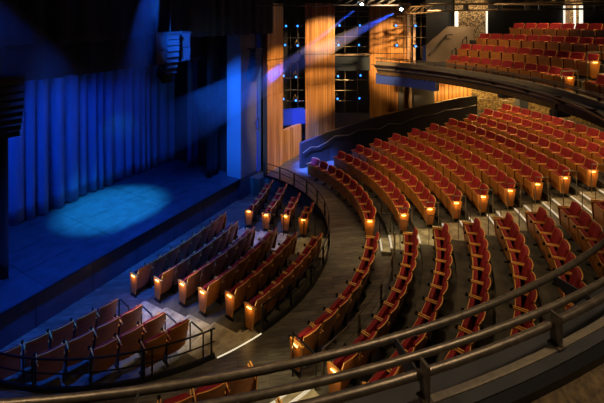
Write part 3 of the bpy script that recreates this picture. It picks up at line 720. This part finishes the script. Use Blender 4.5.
# arrays seen from the side: local -y is the front
def arr(px,py0,py1,Y,n,w,dp,rz,label,a1=35,a0=0):
    p=onY(px,py0,Y); d=proj(p)[2]; h=(py1-py0)/F*d/n*1.05
    line_array(p,n,h,w,dp,a0,a1,rz,label)
arr(173.5,34,85,-1.0,9,.45,.35,rad(-8),'curved line array speaker hanging between the two subwoofer stacks')
arr(258.5,50,84,-.5,10,.42,.35,rad(-8),'curved line array speaker hanging beside the first wood column',40)
arr(3,80,142,-.9,9,.8,.45,rad(-8),'curved line array speaker cut off by the left picture edge',30)
# coiled cable by the proscenium
p=onY(257.5,124,.1)
tag(MB().tube([p+Vector((.12*math.sin(k*.7)*1,0,-.28*math.cos(k*.7)+.02*k*.1)) for k in range(28)],.02,6).build('coiled_cable',M['fix'],None),'coil of black cable hanging on the proscenium edge','cable')
b=MB().tube([onY(257.5,84,.1),onY(257.6,115,.1)],.015,6); tag(b.build('hanging_cable',M['fix']),'thin black cable dropping below the line array beside the wood column','cable')
# rigging at the ceiling
def truss(p,q,label,s_=.3,m='clamp'):
    p=Vector(p);q=Vector(q); t=thing('lighting_truss',label,'truss',p); iv=Matrix.Translation(-p); d=(q-p); n=max(2,int(d.length/.5)); u=d.normalized(); sd=u.cross(Vector((0,0,1))).normalized()*s_/2; up=Vector((0,0,s_/2))
    for a_ in (sd+up,sd-up,-sd+up,-sd-up):
        o=MB().tube([p+a_,q+a_],.025,6).build('chord',M[m],t); o.matrix_parent_inverse=iv
    b=MB()
    for k in range(n):
        a_=p+d*k/n; c_=p+d*(k+1)/n
        for w_ in (sd,-sd): b.tube([a_+w_-up,c_+w_+up],.012,5)
        b.tube([a_+sd+up,c_-sd+up],.012,5)
    o=b.build('lacing',M[m],t); o.matrix_parent_inverse=iv
truss(ray(255,2,17),ray(405,2.5,18.2),'dark truss at the top edge carrying the moving head lights',.3,'fix')
truss(ray(398,11,19),ray(431,9,20),'short tan truss section right of the last wood column',.35)
truss(ray(420,1,17),ray(640,-3,15),'long dark truss above the balcony at the top right',.3)
t=thing('ceiling_pipe','long pipe crossing just above the balcony rear wall','pipe',ray(430,11,19)); iv=Matrix.Translation(-t.location)
o=MB().tube([ray(428,11,19),ray(520,9.5,19),ray(640,8.5,19)],.05,8).build('pipe',M['clamp'],t); o.matrix_parent_inverse=iv
t=thing('ceiling_pipe','higher thin pipe crossing the top right above the balcony','pipe',ray(430,5,18)); iv=Matrix.Translation(-t.location)
o=MB().tube([ray(428,4,18),ray(640,5,18)],.04,8).build('pipe',M['clamp'],t); o.matrix_parent_inverse=iv
for j,px in enumerate((448,466,500,527,541,596)):
    tt=thing('house_light','%s dark downlight along the pipe above the balcony'%ORD[j],'ceiling light',ray(px,6,18.5),0,'downlights above the balcony')
    MB().tube([(0,0,-.2),(0,0,.12)],.12,10).build('can',M['fix'],tt); MB().tube([(0,0,.1),(0,0,.5)],.02,6).build('stem',M['fix'],tt); MB().tube([(0,0,-.21),(0,0,-.2)],.07,8).build('lens',M['grille'],tt)
# pillar and rail frames behind stalls
stru(MB().box(tuple(ray(521.5,104,20.3)),(.45,.45,2.4),rad(30)).build('pillar',M['grey_wall']),'dark square pillar at the back of the stalls','pillar')
rail_thing('guard_rail','pale rail frame behind the last stalls row by the stone wall',[[ray(478.5,99,20.0),ray(493,99.5,20.0),ray(493,112,20.0)],[ray(498,113,19.8),ray(498,100,19.8),ray(513,101,19.6),ray(513,112,19.6)]],.025,M['steel'],'railing')
# ------------------------------------------------------------------ haze beams
def haze(p,q,r0,r1,label,dens):
    p=Vector(p);q=Vector(q); m=bpy.data.materials.new('haze'); m.use_nodes=True; nt=m.node_tree; nt.nodes.clear()
    out=nt.nodes.new('ShaderNodeOutputMaterial'); v=nt.nodes.new('ShaderNodeVolumeScatter'); v.inputs['Density'].default_value=dens; v.inputs['Color'].default_value=(.9,.95,1,1)
    nt.links.new(v.outputs[0],out.inputs['Volume'])
    dd=(q-p).normalized(); tc=nt.nodes.new('ShaderNodeTexCoord'); sb=nt.nodes.new('ShaderNodeVectorMath'); sb.operation='SUBTRACT'; sb.inputs[1].default_value=p
    dt=nt.nodes.new('ShaderNodeVectorMath'); dt.operation='DOT_PRODUCT'; dt.inputs[1].default_value=dd
    mr=nt.nodes.new('ShaderNodeMapRange'); mr.inputs['From Min'].default_value=(q-p).length*.25; mr.inputs['From Max'].default_value=(q-p).length*.99; mr.inputs['To Min'].default_value=dens*1.25; mr.inputs['To Max'].default_value=0
    nt.links.new(tc.outputs['Object'],sb.inputs[0]); nt.links.new(sb.outputs[0],dt.inputs[0]); nt.links.new(dt.outputs['Value'],mr.inputs['Value']); nt.links.new(mr.outputs[0],v.inputs['Density'])
    d=(q-p).normalized(); a_=d.cross(Vector((0,0,1))).normalized(); b_=d.cross(a_); n=20
    rings=[[pp+a_*math.cos(2*PI*k/n)*r+b_*math.sin(2*PI*k/n)*r for k in range(n)] for pp,r in ((p,r0),(q,r1))]
    o=MB().loft(rings).build('light_haze',m); tag(o,label,'haze',kind='stuff'); return o
def spot(p,q,ang,e,col,blend=.6,size=.05,name='stage_spot'):
    ld=bpy.data.lights.new(name,'SPOT'); ld.energy=e; ld.color=col; ld.spot_size=rad(ang); ld.spot_blend=blend; ld.shadow_soft_size=size
    o=bpy.data.objects.new(name,ld); COL.objects.link(o); o.location=p; o.rotation_euler=(Vector(q)-Vector(p)).to_track_quat('-Z','Y').to_euler(); return o
BL=(.008,.10,1.0)
pool=onZ(112,203,.97)
def beam(src,tgt,ang,e,label,dens,col=BL,stop=.98,gap=.03,pool_=True):
    s_=Vector(src);t_=Vector(tgt); D=(t_-s_).length; r=math.tan(rad(ang/2))*D
    spot(s_,t_,ang,e,col,.7,.04)
    haze(s_+(t_-s_)*gap,s_+(t_-s_)*stop,r*gap*1.1+.03,r*stop*1.05,label,dens)
S1=ray(360.6,5.3,17.85); beam(S1,pool,5,11000,'blue beam of haze falling from the left moving head',.13,stop=.72)
S2=ray(400.4,10,17.85); Bp=onY(222,101,-1.1); T2=S2+(Bp-S2)*1.55
beam(S2,T2,9,7000,'broad blue beam of haze crossing the right wood column',.12,stop=.9)
A=onY(139,54,-.35); S3=pool+(A-pool)*1.62
beam(S3,pool,12,4000,'blue shaft of haze falling past the valances beside the speakers',.17,stop=.74)
A=onY(4,52,-.35); T4=onY(80,135,4.5); S4=T4+(A-T4)*1.8
beam(S4,T4,16,2000,'dim blue shaft of haze entering from the left edge',.15,stop=.75)
print('beam sources',S1[:],proj(S3),proj(S4))
# ------------------------------------------------------------------ lights
def area(p,q,e,col,sx,sy=None,name='house_light'):
    ld=bpy.data.lights.new(name,'AREA'); ld.energy=e; ld.color=col; ld.size=sx
    if sy: ld.shape='RECTANGLE'; ld.size_y=sy
    o=bpy.data.objects.new(name,ld); COL.objects.link(o); o.location=p; o.rotation_euler=(Vector(q)-Vector(p)).to_track_quat('-Z','Y').to_euler(); return o
W=(1,.66,.34)
# stage: blue wash on curtain and deck
spot((.05,2.5,9.2),(.1,2.9,.97),31,15000,(.02,.46,1.0),.7,.1)
for x in (-5.2,-3.9,-2.6,-1.3,0): spot((x-2.0,2.5,8.4),(x+.5,4.7,2.4),46,750,(.005,.13,1.0),.9,.06)
for x in (1.2,2.6): spot((x-2.0,2.5,8.4),(x+.5,4.7,2.2),46,420,(.005,.09,1.0),.9,.06)
# blue spill on deck front, stage face and pit floor
spot((-4,-3,10.6),(-2.3,-.1,.3),46,8500,(.01,.12,1.0),.9,.3)
spot((1,-3,10.6),(1.8,-.1,.3),44,6500,(.01,.12,1.0),.9,.3)
spot((-3,-2.5,9.5),(5.2,.5,3.5),30,11000,(.01,.14,1.0),.8,.2)
spot((2.5,1.8,7.2),(4.6,.8,3.0),60,350,(.01,.14,1.0),.8,.2)
spot((3.0,-1.2,8.5),(7.7,-1.7,1.5),17,60000,(.03,.12,1.0),.8,.2)
spot((4.5,-3.0,9.5),(9.0,-.2,2.9),15,5000,(.01,.08,1.0),.8,.2)
spot((0,-7,10.4),(1.9,-.9,7.1),26,260,(.12,.5,.8),.8,.2,'speaker_spot')
# house lights: overhead, aimed straight down on the blocks of seats
for x,y,e in ((-2,-9,150),(5,-8.5,150),(9.5,-8,170),(5,-13,170),(-5,-7.6,75),(1,-5.2,35),(7,-4.6,110),(11,-12.5,200),(12,-17,200)):
    spot((x,y,10.9),(x-.1,y-.1,1),74,e*3.7,W,.8,.12,'house_spot')
for k in range(4): spot((7+2.6*k,-14.5+2.6*k,10.9),(8.2+2.4*k,-12.8+2.4*k,6.5),80,520,W,.8,.2,'house_spot')
for a in (22,32,42,50): 
    for R_ in (14.4,16.0):
        p=P(R_,a,5.15); spot(p,p-Vector((0,0,1)),150,70,W,.9,.1,'stalls_fill')  # added unseen lamps, lifting the dark back rows under the balcony
# wood columns grazed by warm light
spot((5.2,-6.5,10.4),(7.3,-.2,4.2),32,4600,(1,.60,.26),.5,.1,'column_spot')
spot((7.5,-7,10.4),(10.5,-.8,6.0),34,7000,(1,.62,.30),.5,.1,'column_spot')
spot((8.5,-8.5,10.4),(12.9,-4.2,6.5),28,4600,(1,.62,.30),.5,.1,'column_spot')
spot((2.5,-3.2,7.6),(12.9,-4.4,5.2),19,7000,(1,.60,.26),.6,.3,'column_spot')
spot((7.5,-2.6,6.5),(8.9,-.6,.8),50,500,(1,.85,.6),.8,.1,'passage_light')
for px in (437,443,449,455,461,467):
    p=ray(px,97.5-(px-437)*.18,20.9); ld=bpy.data.lights.new('slat_uplight','POINT'); ld.energy=14; ld.color=(1,.55,.15); ld.shadow_soft_size=.05; o=bpy.data.objects.new('slat_uplight',ld); COL.objects.link(o); o.location=p
for px,d in ((482,20.6),(503,20.6),(535,20.0),(570,19.0)):
    p=ray(px,84,d); ld=bpy.data.lights.new('stone_light','POINT'); ld.energy=60; ld.color=(1,.66,.28); ld.shadow_soft_size=.1; o=bpy.data.objects.new('stone_light',ld); COL.objects.link(o); o.location=p
for px,d in ((462,23.2),(482,23.2),(577,22.0)):
    p=ray(px,8,d); ld=bpy.data.lights.new('mosaic_light','POINT'); ld.energy=30; ld.color=(1,.72,.4); ld.shadow_soft_size=.1; o=bpy.data.objects.new('mosaic_light',ld); COL.objects.link(o); o.location=p
p=ray(470,24,20.2); ld=bpy.data.lights.new('stair_light','POINT'); ld.energy=10; ld.color=(1,.7,.4); ld.shadow_soft_size=.1; o=bpy.data.objects.new('stair_light',ld); COL.objects.link(o); o.location=p
# added fill from the stage side, lightening the faces of the seats
spot((-1.0,-1.6,9.6),(9.0,-9.5,2.6),46,1700,(1,.66,.32),.7,.15,'front_fill')
spot((-2.5,-2.2,9.6),(4.2,-9.5,1.6),42,900,(1,.66,.32),.7,.15,'front_fill')
spot((1,-1.6,9.9),(12.5,-11.0,7.2),30,1100,(1,.66,.32),.7,.15,'front_fill')
# added overhead spots standing in for the step lights along the aisles
for x,y,tx,ty,e,an in ((-2.0,-2.6,-2.3,-2.8,3600,18),(2.6,-2.4,2.3,-2.8,1000,18),(3.6,-7.0,3.4,-7.6,1900,15),(2.6,-5.6,2.4,-6.0,900,17),(6.5,-11,5.9,-12.3,700,14),(-3.2,-6.2,-2.9,-6.7,2200,15)):
    spot((x,y,10.8),(tx,ty,1),an,e,(1,.80,.42),.8,.05,'aisle_fill')
# added fill brightening the foreground rail and carpet
spot((-6.0,-12.5,10.9),(-6.6,-10.2,5.9),70,560,(1,.74,.46),.8,.2,'balcony_fill')
spot((-9.5,-7,10.9),(-8.5,-9.8,5.9),70,420,(1,.74,.46),.8,.2,'balcony_fill')
# world
w=bpy.data.worlds.new('dark_house'); w.use_nodes=True; w.node_tree.nodes['Background'].inputs[0].default_value=(.02,.03,.05,1); w.node_tree.nodes['Background'].inputs[1].default_value=.05; S.world=w
S.cycles.use_denoising=True
try: S.cycles.use_light_tree=True
except Exception: pass
S.cycles.max_bounces=6; S.cycles.diffuse_bounces=3; S.cycles.volume_bounces=0; S.cycles.sample_clamp_indirect=4
